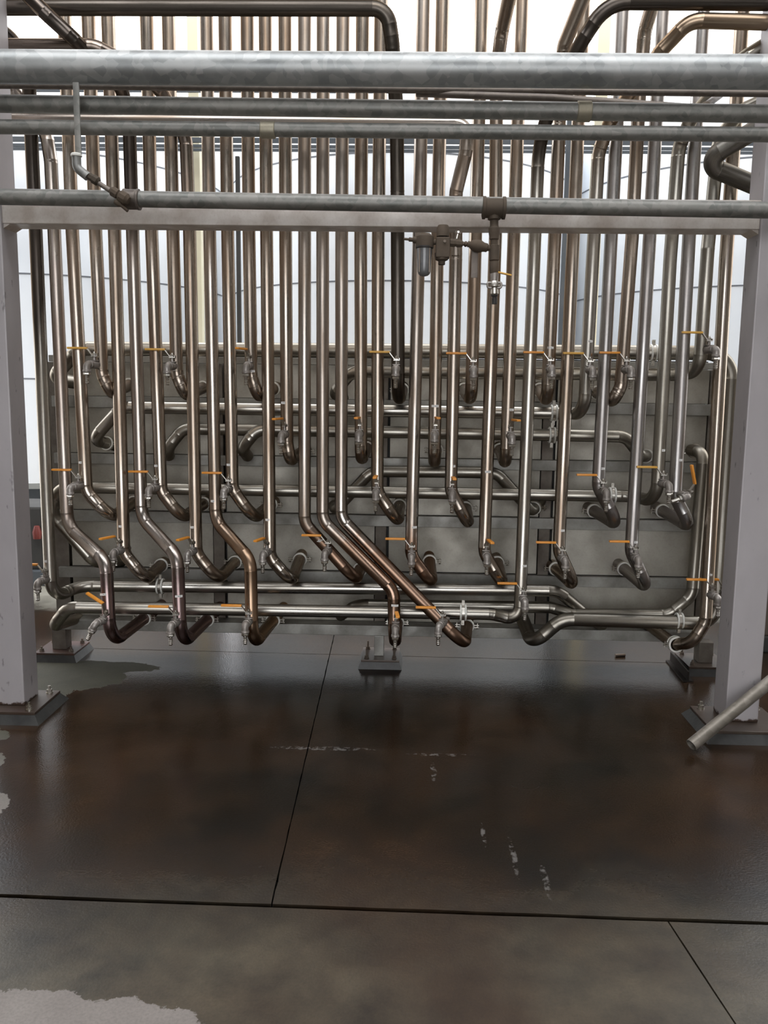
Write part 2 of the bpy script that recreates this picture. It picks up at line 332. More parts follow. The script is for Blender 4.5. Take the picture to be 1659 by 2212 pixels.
def box_bm(lo, hi, bm=None, bev=0.0, M=None):
    new = bmesh.new(); r = bmesh.ops.create_cube(new, size=1)
    c = (Vector(lo)+Vector(hi))/2; s = Vector(hi)-Vector(lo)
    for v in new.verts: v.co = Vector((v.co.x*s.x, v.co.y*s.y, v.co.z*s.z)) + c
    if bev: bmesh.ops.bevel(new, geom=new.edges[:], offset=bev, segments=2, affect='EDGES', profile=0.6)
    if M:
        for v in new.verts: v.co = M @ v.co
    if bm is None: return new
    mp = {v: bm.verts.new(v.co) for v in new.verts}
    for f in new.faces: bm.faces.new([mp[v] for v in f.verts])
    new.free(); return bm
def frame_to(d):
    """matrix whose Z is d"""
    d = Vector(d).normalized(); ref = Vector((0, 0, 1)) if abs(d.z) < 0.9 else Vector((1, 0, 0))
    x = ref.cross(d).normalized(); y = d.cross(x)
    return Matrix(((x.x, y.x, d.x), (x.y, y.y, d.y), (x.z, y.z, d.z))).to_4x4()

def struct(name, bm, mat, parent=None, smooth=False):
    o = mk(name, bm, mat, parent, smooth=smooth)
    if parent is None: o['kind'] = 'structure'
    return o
# ------------------------------------------------------------------ setting
fb = box_bm((-14, -12, -0.3), (14, 22, -0.03)); floor = struct('floor', fb, paint('joint_filler', (0.012, 0.012, 0.011), (0.02, 0.02, 0.018), 0.7))
J1 = (G(0, 1935), G(1659, 1995)); J2 = (G(250, 1402), G(1450, 1432))
D1 = (G(720, 1380), G(590, 1940)); D2 = (G(1445, 1992), G(1590, 2212))
def onx(J, x): t = (x-J[0].x)/(J[1].x-J[0].x); return J[0].y + t*(J[1].y-J[0].y)
def ony(D, y): t = (y-D[0].y)/(D[1].y-D[0].y); return D[0].x + t*(D[1].x-D[0].x)
def slab(x0, x1, ya, yb, g0=0.003, g1=0.003):
    """x0/x1: numbers or joint lines; ya/yb: numbers or joint lines"""
    def cor(xs, ys, sx, sy):
        y = ys if not isinstance(ys, tuple) else onx(ys, 0)
        x = xs if not isinstance(xs, tuple) else ony(xs, y)
        if isinstance(ys, tuple): y = onx(ys, x)
        if isinstance(xs, tuple): x = ony(xs, y) + sx
        if isinstance(ys, tuple): y += sy
        return (x, y)
    q = [cor(x0, ya, 0.0025, g0), cor(x1, ya, -0.0025, g0), cor(x1, yb, -0.0025, -g1), cor(x0, yb, 0.0025, -g1)]
    # jitter the edges so the arrises look broken, not ruled
    out = []
    for i in range(4):
        a, b = Vector((*q[i], 0)), Vector((*q[(i+1) % 4], 0)); L = (b-a).length; n = min(90, max(1, int(L/0.06)))
        for k in range(n):
            p = a.lerp(b, k/n)
            if 0 < k: p += Vector((random.uniform(-1, 1)*0.0012, random.uniform(-1, 1)*0.0018, 0))
            out.append(p)
    bm = bmesh.new(); top = [bm.verts.new(p) for p in out]; bot = [bm.verts.new(p-Vector((0, 0, 0.0299))) for p in out]
    bm.faces.new(top)
    for k in range(len(out)): bm.faces.new((top[k], bot[k], bot[(k+1) % len(out)], top[(k+1) % len(out)]))
    return struct('slab', bm, FLOORM, floor)
slab(-14, D2, -12, J1, 0, 0.009); slab(D2, 14, -12, J1, 0, 0.009)
slab(-14, D1, J1, J2, 0.009); slab(D1, 14, J1, J2, 0.009)
slab(-14, D1, J2, 8.2); slab(D1, 14, J2, 8.2); slab(-14, 14, 8.2, 22)

RZ = 6.0
def wallbox(n, lo, hi, m=WALLM): return struct(n, box_bm(lo, hi), m)
wallbox('wall_left', (-6.2, -9, -0.02), (-6.0, 5.0, RZ)); wallbox('wall_right', (6.0, -9, -0.02), (6.2, 5.0, RZ))
DX0, DX1, DZ = -3.2, 3.0, 4.6            # big doorway behind the viewer
FW = -6.0
bm = box_bm((-6.2, FW-0.2, -0.02), (DX0, FW, RZ)); box_bm((DX1, FW-0.2, -0.02), (6.2, FW, RZ), bm); box_bm((DX0, FW-0.2, DZ), (DX1, FW, RZ), bm)
struct('wall_front', bm, WALLM)
SK = (-3.6, 3.6, 0.2, 3.2)               # roof light opening above the aisle
bm = box_bm((-6.2, -9, RZ), (6.2, SK[2], RZ+0.15)); box_bm((-6.2, SK[3], RZ), (6.2, 5.0, RZ+0.15), bm)
box_bm((-6.2, SK[2], RZ), (SK[0], SK[3], RZ+0.15), bm); box_bm((SK[1], SK[2], RZ), (6.2, SK[3], RZ+0.15), bm)
struct('ceiling', bm, ROOFM)

# ------------------------------------------------------------------ portal: two columns and a cross beam
def column(xl, xr, plate, label):
    y0, y1 = 3.81, 3.965; z0 = 0.052
    root = mk('steel_column', box_bm((xl, y0, z0), (xr, y1, RZ+0.01), bev=0.006), COLM, None, ((xl+xr)/2, (y0+y1)/2, 0), smooth=False)
    tag(root, label, 'column')
    px0, px1, py0, py1 = plate
    g = bmesh.new()
    q = [(px0-.03, py0-.03), (px1+.03, py0-.03), (px1+.03, py1+.03), (px0-.03, py1+.03)]
    t = [(px0, py0), (px1, py0), (px1, py1), (px0, py1)]
    lo = [g.verts.new((x, y, 0.0)) for x, y in q]; hi = [g.verts.new((x, y, 0.038)) for x, y in t]
    g.faces.new(hi); g.faces.new(lo[::-1])
    for k in range(4): g.faces.new((lo[k], lo[(k+1) % 4], hi[(k+1) % 4], hi[k]))
    mk('grout_pad', g, GROUTM, root, smooth=False)
    mk('base_plate', box_bm((px0, py0, 0.038), (px1, py1, 0.052), bev=0.002), PLATEM, root, smooth=False)
    for x in (px0+.04, px1-.04):
        for y in (py0+.035, py1-.035):
            M = Matrix.Translation((x, y, 0.052))
            b = lathe_bm([(0.017, 0), (0.017, 0.004)], M, 16); lathe_bm([(0.014, 0.004), (0.014, 0.018)], M, 6, b); lathe_bm([(0.007, 0.018), (0.007, 0.036)], M, 12, b)
            mk('anchor_bolt', b, CLAMPM, root, smooth=False)
    return root
xe = P(50, 1460, 3.81).x
column(xe-0.152, xe, (xe-0.24, G(75, 1540, .05).x, 3.73, 4.025), 'grey painted square steel column on the left of the pipe rack')
xr0 = P(1570, 1500, 3.81).x
column(xr0, xr0+0.152, (xr0-0.095, xr0+0.25, 3.70, 4.01), 'grey painted square steel column on the right behind the leaning pipe')
bz0, bz1 = P(800, 489, 3.82).z, P(800, 426, 3.82).z
bb = box_bm((xe, 3.82, bz0), (xr0, 3.955, bz1), bev=0.004)
beam = mk('cross_beam', bb, BEAMM, None, ((xe+xr0)/2, 3.9, bz0), smooth=False)
tag(beam, 'wide pale steel cross beam between the two grey columns, pipes behind it', 'beam')
for sx, x in ((1, xe), (-1, xr0)):
    g = bmesh.new(); a = 0.03
    for y in (3.95, 3.96):
        pass
    vs = [(x, 3.83, bz0), (x+sx*a, 3.83, bz0), (x, 3.83, bz0-a*0.6)]
    f = [g.verts.new(v) for v in vs]; h = [g.verts.new((v[0], 3.95, v[2])) for v in vs]
    g.faces.new(f); g.faces.new(h[::-1])
    for k in range(3): g.faces.new((f[k], h[k], h[(k+1) % 3], f[(k+1) % 3]))
    mk('weld_gusset', g, BEAMM, beam, smooth=False)

# ------------------------------------------------------------------ backing frame (posts, ribs, sheets, feet)
YS = 4.78
root = bpy.data.objects.new('backing_frame', None); COL.objects.link(root); root.location = P(823, 1390, YS); root.location.z = 0
root['_tr'] = 1
tag(root, 'dull steel panelled backing frame on three bolted feet behind the pipes', 'frame')
def part(n, bm, m, smooth=False): return mk(n, bm, m, root, smooth=smooth)
PXL, PXR = P(118, 900, YS).x, P(1533, 900, YS).x
zt = P(823, 772, YS).z; zb = P(823, 1374, YS).z
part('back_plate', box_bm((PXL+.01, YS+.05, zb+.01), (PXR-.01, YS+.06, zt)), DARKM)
ribs = [(P(823, 864, YS).z, P(823, 888, YS).z), (P(823, 988, YS).z, P(823, 1010, YS).z), (P(823, 1112, YS).z, P(823, 1135, YS).z), (P(823, 1235, YS).z, P(823, 1257, YS).z)]
bot = (P(823, 1352, YS-.09).z, P(823, 1374, YS-.09).z); top = (P(823, 776, YS).z, P(823, 790, YS).z)
posts = [(P(137, 1300, YS).x, 0.088), (P(474, 1250, YS).x, 0.064), (P(822, 1200, YS).x, 0.064), (P(1174, 1200, YS).x, 0.064), (P(1514, 1400, YS).x, 0.088)]
for (a, b) in ribs: part('cross_rib', box_bm((PXL, YS-0.035, b), (PXR, YS, a), bev=0.002), RIBM)
part('top_rail', box_bm((PXL, YS-0.05, top[1]), (PXR, YS, top[0]), bev=0.002), RIBM)
part('bottom_rail', box_bm((PXL, YS-0.09, bot[1]), (PXR, YS+0.02, bot[0]), bev=0.003), RIBM)
levels = [top]+ribs+[bot]
for i, (x, wd) in enumerate(posts):
    z1 = levels[0][1]; z0 = bot[0]
    part('post', box_bm((x-wd/2, YS+0.002, z0), (x+wd/2, YS+0.05, z1), bev=0.004), POSTM)
for i in range(4):
    xa = posts[i][0]+posts[i][1]/2+0.013; xb = posts[i+1][0]-posts[i+1][1]/2-0.004
    for j in range(5):
        za = levels[j][1]; zc = levels[j+1][0]
        if j == 4: za -= 0
        part('sheet', box_bm((xa, YS+0.012, zc+0.001), (xb, YS+0.02, za-0.001), bev=0.0015), PANELM)
for i in (0, 2, 4):
    x, wd = posts[i]; yc = YS+0.0; hw = 0.115 if i != 2 else 0.108
    yc0, yc1 = 4.62, 4.86
    if i == 4: yc1 = 4.88
    g = bmesh.new(); ex = 0.018 if i != 2 else 0.015
    cx = x + (0.01 if i == 2 else 0)
    lo = [g.verts.new((cx+sx*(hw+ex), y, 0.0)) for sx, y in ((-1, yc0-ex), (1, yc0-ex), (1, yc1+ex), (-1, yc1+ex))]
    hi = [g.verts.new((cx+sx*hw, y, 0.038)) for sx, y in ((-1, yc0), (1, yc0), (1, yc1), (-1, yc1))]
    g.faces.new(hi); g.faces.new(lo[::-1])
    for k in range(4): g.faces.new((lo[k], lo[(k+1) % 4], hi[(k+1) % 4], hi[k]))
    part('grout_pad', g, GROUTM)
    part('base_plate', box_bm((cx-hw, yc0, 0.038), (cx+hw, yc1, 0.05), bev=0.002), REDPLATEM if i == 0 else PLATEM)
    part('leg', box_bm((x-wd/2+.004, YS-0.085, 0.05), (x+wd/2-.004, YS+0.0, bot[1]-.001), bev=0.003), POSTM if i != 2 else RIBM)
    for sx in (-1, 1):
        for y in (yc0+.035, yc1-.035):
            M = Matrix.Translation((cx+sx*(hw-.03), y, 0.05)); b = lathe_bm([(0.014, 0), (0.014, 0.003)], M, 14); lathe_bm([(0.012, 0.003), (0.012, 0.015)], M, 6, b)
            hh = 0.028 if i != 2 else 0.05
            lathe_bm([(0.006, 0.015), (0.006, hh)], M, 10, b); part('anchor_bolt', b, BOLTM)
# angle iron off-cut lying against the right foot
a, b = G(1449, 1418, 0.03), G(1487, 1462, 0.03)
M = Matrix.Translation(a) @ Matrix.Rotation(math.atan2((b-a).y, (b-a).x), 4, 'Z')
L = (b-a).length
g = box_bm((0, -0.028, -0.03), (L, 0.028, -0.022), M=M); box_bm((0, -0.004, -0.022), (L, 0.004, 0.028), g, M=M)
tag(mk('angle_iron', g, STEEL_BLK, None, a-Vector((0, 0, 0.03)), smooth=False), 'dark angle iron off-cut lying against the right foot of the frame', 'offcut')

# ------------------------------------------------------------------ valve and clamp templates (shared meshes)
def tmesh(name, bm, mat, smooth=True):
    me = bpy.data.meshes.new(name); bmesh.ops.recalc_face_normals(bm, faces=bm.faces)
    for f in bm.faces: f.smooth = smooth and len(f.verts) <= 4
    for e in bm.edges:
        if len(e.link_faces) == 2 and e.calc_face_angle(0) > 0.6: e.smooth = False
    bm.to_mesh(me); bm.free(); me.materials.append(mat); return me
RY = Matrix.Rotation(-PI/2, 4, 'X')       # local Z -> +Y
def valve_meshes(mat):
    b = lathe_bm([(0.0135, 0.088), (0.0135, 0.145)], RY, 18)
    lathe_bm([(0.017, 0.082), (0.0185, 0.084), (0.0185, 0.096), (0.017, 0.098)], RY, 8, b)
    lathe_bm([(0.016, 0.03), (0.0195, 0.036), (0.0205, 0.056), (0.0195, 0.076), (0.016, 0.082)], RY, 18, b)
    lathe_bm([(0.018, 0.018), (0.0195, 0.02), (0.0195, 0.03), (0.018, 0.032)], RY, 8, b)
    box_bm((-0.019, 0.045, 0.0185), (0.019, 0.068, 0.0225), b, bev=0.001)
    lathe_bm([(0.008, 0.018), (0.008, 0.036), (0.006, 0.037), (0.006, 0.052)], Matrix.Translation((0, 0.056, 0)), 14, b)
    body = tmesh('sampling_valve', b, mat)
    pth, _ = bez_path([(0, 0.026, 0), (0, -0.006, 0), (0, -0.006, -0.036)], 0.024)
    b = tube_bm(pth, 0.0175, 20)
    lathe_bm([(0.0185, -0.002), (0.0205, 0.0), (0.0205, 0.010), (0.0185, 0.012)], Matrix.Translation((0, 0.014, 0)) @ RY, 20, b)
    lathe_bm([(0.0185, -0.038), (0.0205, -0.036), (0.0205, -0.028), (0.0185, -0.025)], Matrix.Translation((0, -0.006, 0)), 20, b)
    elbow = tmesh('valve_elbow', b, mat)
    T = Matrix.Translation((0, -0.006, 0))
    b = lathe_bm([(0.0165, -0.052), (0.018, -0.050), (0.018, -0.041), (0.0165, -0.039)], T, 6)
    prof = [(0.008, -0.095)]
    for k in range(5): z = -0.093+k*0.008; prof += [(0.0085, z), (0.0105, z+0.006)]
    prof += [(0.0095, -0.052), (0.0095, -0.039)]
    lathe_bm(prof, T, 16, b)
    noz = tmesh('hose_nozzle', b, CLAMPM)
    b = lathe_bm([(0.0095, 0.049), (0.0095, 0.057)], None, 6); lathe_bm([(0.005, 0.057), (0.005, 0.064)], None, 10, b)
    box_bm((-0.014, -0.009, 0.040), (0.016, 0.009, 0.0435), b); box_bm((0.013, -0.009, 0.0435), (0.016, 0.009, 0.052), b)
    for (p0, p1) in (((-0.010, 0, 0.047), (-0.036, 0, 0.080)),):
        v = Vector(p1)-Vector(p0); M = Matrix.Translation(p0) @ Matrix.Rotation(-math.atan2(v.z, v.x), 4, 'Y')
        box_bm((0, -0.0075, -0.0018), (v.length, 0.0075, 0.0018), b, M=M)
    box_bm((-0.012, -0.0075, 0.0455), (0.008, 0.0075, 0.0482), b)
    lever = tmesh('lever', b, CLAMPM, False)
    b = box_bm((-0.134, -0.010, 0.0755), (-0.033, 0.010, 0.0860), bev=0.003)
    grip = tmesh('lever_grip', b, ORANGE); grip2 = tmesh('lever_grip', box_bm((-0.134, -0.010, 0.0755), (-0.033, 0.010, 0.0860), bev=0.003), YELLOW)
    return body, elbow, noz, lever, grip, grip2
VM = valve_meshes(CASTM)
def child(name, me, parent, M):
    o = bpy.data.objects.new(name, me); COL.objects.link(o); o.parent = parent; o.matrix_local = M; return o
def valve(root, a, e, yaw_h=0, roll=0, dy=0.10, Ya=4.3, grip='o', name='sampling_valve'):
    A = P(*a, Ya); E = P(*e, Ya-dy); v = A-E
    yaw = math.atan2(v.y, v.x) - PI/2
    M = Matrix.Translation(E-root.location) @ Matrix.Rotation(yaw, 4, 'Z') @ Matrix.Rotation(math.radians(roll), 4, 'Y')
    b = child(name, VM[0], root, M)
    child('valve_elbow', VM[1], b, Matrix()); child('hose_nozzle', VM[2], b, Matrix())
    # lever turns about the stem; keep it square to the picture of the rack whatever the valve's own yaw
    H = Matrix.Translation((0, 0.056, 0)) @ Matrix.Rotation(math.radians(yaw_h) - (yaw if roll == 0 else 0), 4, 'Z')
    child('lever', VM[3], b, H); child('lever_grip', VM[4] if grip == 'o' else VM[5], b, H)
    return b
def clamp_mesh(n, r):
    b = bmesh.new()
    for z0, z1 in ((-0.017, -0.008), (0.008, 0.017)):
        rings = []
        for rr, z in ((r, z0), (r+0.009, z0), (r+0.010, (z0+z1)/2), (r+0.009, z1), (r, z1)):
            rings.append([b.verts.new((rr*math.cos(2*PI*k/28), rr*math.sin(2*PI*k/28), z)) for k in range(28)])
        for q, w_ in zip(rings, rings[1:]+rings[:1]):
            for k in range(28): b.faces.new((q[k], q[(k+1) % 28], w_[(k+1) % 28], w_[k]))
    return tmesh('gasket_ring', b, WHITEG)
def band_mesh(r):
    b = bmesh.new(); rings = []
    for rr, z in ((r+0.001, -0.008), (r+0.007, -0.007), (r+0.007, 0.007), (r+0.001, 0.008)):
        rings.append([b.verts.new((rr*math.cos(2*PI*k/28), rr*math.sin(2*PI*k/28), z)) for k in range(28)])
    for q, w_ in zip(rings, rings[1:]+rings[:1]):
        for k in range(28): b.faces.new((q[k], q[(k+1) % 28], w_[(k+1) % 28], w_[k]))
    for s in (-1, 1):
        for dz in (-1, 1):
            box_bm((s*(r+0.003) if s > 0 else -(r+0.032), dz*0.006-0.0018, -0.007), (r+0.032 if s > 0 else -(r+0.003), dz*0.006+0.0018, 0.007), b)
        Mb = Matrix.Translation((s*(r+0.024), 0, 0)) @ Matrix.Rotation(PI/2, 4, 'X'); lathe_bm([(0.0035, -0.016), (0.0035, 0.016)], Mb, 8, b)
        lathe_bm([(0.007, 0.009), (0.007, 0.015)], Mb, 6, b)
    return tmesh('pipe_clamp', b, CLAMPM, False)
def ring_mesh(r):
    b = bmesh.new(); rings = []
    for rr, z in ((r, -0.004), (r+0.006, -0.003), (r+0.006, 0.003), (r, 0.004)):
        rings.append([b.verts.new((rr*math.cos(2*PI*k/28), rr*math.sin(2*PI*k/28), z)) for k in range(28)])
    for q, w_ in zip(rings, rings[1:]+rings[:1]):
        for k in range(28): b.faces.new((q[k], q[(k+1) % 28], w_[(k+1) % 28], w_[k]))
    return tmesh('gasket_ring', b, WHITEG)
R0 = 0.0318
GASK = clamp_mesh('g', 0.0335); BAND = band_mesh(0.033); RING = ring_mesh(0.033)
def clamp(root, c, d, roll=0, wide=False):
    M = Matrix.Translation(Vector(c)-root.location) @ frame_to(d) @ Matrix.Rotation(math.radians(roll), 4, 'Z')
    b = child('pipe_clamp', BAND, root, M)
    if wide: child('gasket_ring', GASK, b, Matrix())
    else: child('gasket_ring', RING, b, Matrix.Translation((0, 0, -0.011)))
    return b
def label_tag(root, px, py, Y, r=R0, w_=0.019):
    c = P(px, py, Y); b = bmesh.new(); uvl = b.loops.layers.uv.new('uv'); rr = r+0.0006
    n = 7; a = w_/rr; cols = []
    base = math.atan2(-c.y, -c.x)
    for k in range(n):
        t = base-a+2*a*k/(n-1)
        cols.append([b.verts.new((c.x+rr*math.cos(t), c.y+rr*math.sin(t), c.z+s*0.0058)) for s in (-1, 1)])
    for k in range(n-1):
        f = b.faces.new((cols[k][0], cols[k+1][0], cols[k+1][1], cols[k][1]))
        for lp, uv in zip(f.loops, ((k/(n-1), 0), ((k+1)/(n-1), 0), ((k+1)/(n-1), 1), (k/(n-1), 1))): lp[uvl].uv = uv
    o = mk('label_tag', b, TAGM, root); return o

# ------------------------------------------------------------------ process pipes
YV = 4.3
def run(name, pts, mat, label, cat='pipe', r=R0, fil=0.09, group=None, seg=22, cap=True):
    path, welds = bez_path(pts, fil)
    o = mk(name, tube_bm(path, r, seg, cap, welds=set(welds)), mat, None, min((Vector(p) for p in pts), key=lambda p: p.z))
    tag(o, label, cat, group); return o
def back(pts):
    """last point is the clamp centre at the frame: continue the pipe straight into the frame"""
    c = pts[-1]; d = (c-pts[-2]).normalized()
    e = c + d*((YS+0.03-c.y)/max(d.y, 0.3)); return pts+[e], c, d
ORD = ['first', 'second', 'third', 'fourth', 'fifth', 'sixth', 'seventh', 'eighth', 'ninth', 'tenth', 'eleventh', 'twelfth', 'thirteenth', 'fourteenth', 'fifteenth', 'sixteenth', 'seventeenth', 'eighteenth', 'nineteenth']
YE = 4.70
def ordlab(i):
    return (ORD[i]+' vertical pipe from the left') if i <= 18 else (ORD[36-i]+' vertical pipe from the right')
# i: x at y=520, bottom corners (px,py,Y), material, tag, valve(attach, elbow, lever yaw, opts), description, upper path override
V = {
 2: (157, [(187, 1062, YV), (240, 1119, YV), (290, 1085, YE)], STEEL, (178, 998), ((184, 1040), (153, 1052), 0, {}), 'curling right at mid height, orange lever left'),
 3: (207, [(221, 808, YV), (240, 850, YV), (279, 832, YE)], STEEL, (216, 793), ((217, 780), (189, 787), 0, {'grip': 'y'}), 'hooked under itself high up'),
 4: (248, [(268, 1195, YV), (315, 1252, YV), (348, 1221, YE)], STEEL, (264, 1135), ((269, 1178), (245, 1194), 66, {}), 'curling right near bottom to ring clamp'),
 6: (328, [(348, 1060, YV), (393, 1120, YV), (440, 1088, YE)], STEEL, (341, 1005), ((346, 1042), (322, 1056), 0, {}), 'curling right at mid height'),
 7: (374, [(382, 808, YV), (400, 854, YV), (438, 838, YE)], STEEL, (380, 799), ((380, 782), (362, 790), 0, {'grip': 'y'}), 'hooked high up, long yellow lever left'),
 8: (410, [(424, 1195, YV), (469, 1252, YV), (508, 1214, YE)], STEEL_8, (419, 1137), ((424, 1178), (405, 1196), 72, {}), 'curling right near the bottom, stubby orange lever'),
 10: (492, [(502, 1055, YV), (548, 1121, YV), (585, 1090, YE)], STEEL, (497, 1003), ((501, 1040), (484, 1059), 0, {}), 'curling right at mid height'),
 11: (538, [(543, 812, YV), (557, 856, YV), (590, 840, YE)], STEEL, (543, 802), ((543, 783), (532, 790), 75, {}), 'hooked high up, lever towards the viewer'),
 12: (576, [(583, 1203, YV), (630, 1257, YV), (648, 1208, YE)], STEEL, (581, 1121), ((583, 1183), (568, 1198), 74, {}), 'curling right near the bottom'),
 13: (617, [(620, 955, YV), (627, 994, YV), (655, 975, YE)], STEEL, (615, 870), ((620, 925), (608, 940), 75, {}), 'ending in a hook at mid height'),
 14: (658, [(658, 1130, YV), (768, 1252, YV), (778, 1230, YE)], STEEL_R, (691, 1166), ((713, 1183), (702, 1195), 0, {'dy': 0.1}), 'shortest of three slanting right, rusty end'),
 15: (697, [(697, 1124, YV), (850, 1276, 4.2), (853, 1393, 4.16), (858, 1345, 4.7)], STEEL_R, (853, 1305), ((855, 1345), (854, 1359), 95, {'Ya': 4.17}), 'brown slant, short vertical end by centre foot'),
 16: (738, [(737, 1120, YV), (1003, 1394, 4.15), (1009, 1352, 4.6)], STEEL_R, None, ((962, 1335), (948, 1353), 0, {'Ya': 4.17}), 'longest brown slant ending low in a white ring'),
 17: (779, [(780, 994, YV), (792, 968, YE)], STEEL, None, ((779, 922), (775, 938), 85, {}), 'ending in a hook at mid height'),
 18: (817, [(815, 1062, YV), (859, 1128, YV), (863, 1092, YE)], STEEL, None, ((814, 1048), (812, 1064), 88, {}), 'short curl right at mid height'),
 20: (905, [(888, 1200, YV), (933, 1262, YV), (928, 1212, YE)], STEEL_R, (893, 1137), ((889, 1185), (889, 1203), 0, {}), 'curling right near the bottom, lever left'),
 21: (945, [(938, 1002, YV), (942, 972, YE)], STEEL, (940, 877), ((941, 920), (939, 938), 95, {}), 'ending in a hook at mid height'),
 23: (1027, [(1018, 864, YV), (1002, 842, YE)], STEEL, None, ((1021, 782), (1023, 799), 0, {}), 'hooked high up, orange lever left'),
 24: (1070, [(1046, 1193, YV), (1086, 1264, YV), (1074, 1215, YE)], STEEL, (1053, 1018), ((1048, 1183), (1052, 1202), 98, {}), 'curling right near the bottom, lever towards the viewer'),
 25: (1110, [(1093, 1002, YV), (1080, 972, YE)], STEEL, (1102, 885), ((1100, 925), (1106, 943), 100, {}), 'ending in a hook at mid height'),
 28: (1238, [(1207, 1190, YV), (1243, 1268, YV), (1200, 1228, YE)], STEEL, (1212, 1144), ((1209, 1190), (1221, 1211), 0, {}), 'curling right near the bottom, orange lever left'),
 30: (1320, [(1292, 1052, YV), (1338, 1137, YV), (1282, 1103, YE)], STEEL_C, (1299, 1011), ((1297, 1045), (1310, 1064), 0, {}), 'curling right at mid height over paired clamps'),
 31: (1365, [(1341, 835, YV), (1325, 866, YV), (1290, 848, YE)], STEEL, None, ((1345, 782), (1363, 798), 0, {}), 'hooked left high up'),
 32: (1403, [(1363, 1192, YV), (1402, 1274, YV), (1347, 1228, YE)], STEEL_C, (1370, 1169), ((1367, 1190), (1379, 1209), 0, {}), 'curling right near the bottom, orange lever left'),
 34: (1488, [(1458, 1072, YV), (1493, 1140, YV), (1430, 1103, YE)], STEEL_C, (1466, 993), ((1462, 1060), (1486, 1072), 0, {'roll': 75}), 'curling at mid height, lever standing upright'),
}
def topz(x520, Y=YV): p = P(x520, 520, Y); return Vector((p.x, Y, RZ-0.02))
UPPER = {   # picked from the photograph: upper course of the pipes that leave the vertical
 8: [(-80, 99, 4.05), (205, 100, 4.05), (300, 150, 4.12), (352, 202, 4.2), (402, 300, YV)],
 24: [(1112, -60, 3.95), (1084, 68, 4.22), (1073, 150, YV)],
 31: [(1425, -40, 4.1), (1392, 70, 4.25), (1381, 200, YV)],
}
for i, (x5, low, mat, tg, vv, desc) in V.items():
    pts = [P(*q) for q in low]
    if UPPER.get(i): head = [P(*q) for q in UPPER[i]]
    else: head = [topz(x5)]
    # keep the straight part plumb
    first = P(x5, 520, YV); pts2 = head+[Vector((first.x, YV, 2.3))] + pts
    allp, c, d = back(pts2)
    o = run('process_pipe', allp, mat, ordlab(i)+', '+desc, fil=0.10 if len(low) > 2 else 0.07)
    clamp(o, c, d)
    if tg: label_tag(o, tg[0], tg[1], YV if i not in (15,) else 4.17)
    if vv: valve(o, vv[0], vv[1], vv[2], **vv[3])

# pipes with an offset bend low down (2nd, 6th, 10th)
def offset_pipe(i, x5, low, mat, tg, vv, desc, head=None, cl=True):
    pts = [P(*q) for q in low]; first = P(x5, 520, YV)
    hd = [P(*q) for q in head] if head else [topz(x5)]
    allp, c, d = back(hd+[Vector((first.x, YV, 2.3))]+pts) if cl else (hd+[Vector((first.x, YV, 2.3))]+pts, None, None)
    o = run('process_pipe', allp, mat, ordlab(i)+', '+desc, fil=0.11)
    if cl: clamp(o, c, d)
    if tg: label_tag(o, *tg)
    if vv: valve(o, vv[0], vv[1], vv[2], **vv[3])
    return o
offset_pipe(1, 118, [(146, 1136, YV), (229, 1212, 4.12), (238, 1392, 4.06), (312, 1335, 4.52)], STEEL_P, (224, 1281, 4.09), ((232, 1330), (207, 1347), 0, {'Ya': 4.08, 'roll': 28}),
            'double bend low down, valve tilted over', [(-60, 130, 4.25), (40, 205, 4.28), (101, 292, YV), (110, 350, YV)])
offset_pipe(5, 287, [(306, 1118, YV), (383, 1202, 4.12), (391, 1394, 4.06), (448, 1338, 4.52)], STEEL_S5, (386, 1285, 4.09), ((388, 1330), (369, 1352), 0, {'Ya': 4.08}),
            'double bend low down, purple stained end', [(-20, -90, 3.9), (100, 30, 3.95), (155, 80, 4.0), (262, 188, 4.18), (279, 260, YV)])
offset_pipe(9, 453, [(466, 1125, YV), (541, 1210, 4.12), (545, 1396, 4.06), (590, 1340, 4.52)], STEEL_Z, (463, 1081, YV), ((542, 1335), (530, 1350), 0, {'Ya': 4.08}),
            'double bend low down, bronze stained')

# 19: black, comes out of the overhead run
pts = [P(-60, 16, 4.05), P(836, 18, 4.05), P(847, 90, 4.08), P(857, 250, 4.25), Vector((P(857, 520, YV).x, YV, 2.5)), P(860, 868, YV), P(868, 842, YE)]
allp, c, d = back(pts); o = run('process_pipe', allp, STEEL_D, 'blackened pipe running level along the top edge then dropping down mid rack', fil=0.12, r=0.0335); clamp(o, c, d)
valve(o, (857, 780), (855, 796), 0, grip='y')
# 22: brown level run behind the galvanised lines, then slanting down
pts = [P(-60, 257, 4.13), P(1010, 268, 4.13), P(1006, 330, 4.15), P(985, 415, 4.2), Vector((P(985, 520, YV).x, 4.29, 2.2)), P(974, 1060, YV), P(1012, 1134, YV), P(1006, 1098, YE)]
allp, c, d = back(pts); o = run('process_pipe', allp, BROWNPIPE, 'vertical pipe with short curl right of centre, its top slanting dark above the beam', fil=0.09)
o.data.materials.clear(); o.data.materials.append(metal('brown_top_stainless', (0.48, 0.44, 0.40), (0.30, 0.235, 0.18), 0.35, 0.68, 0.22, 0.36)); clamp(o, c, d)
label_tag(o, 976, 1006, YV); valve(o, (976, 1050), (977, 1067), 92)

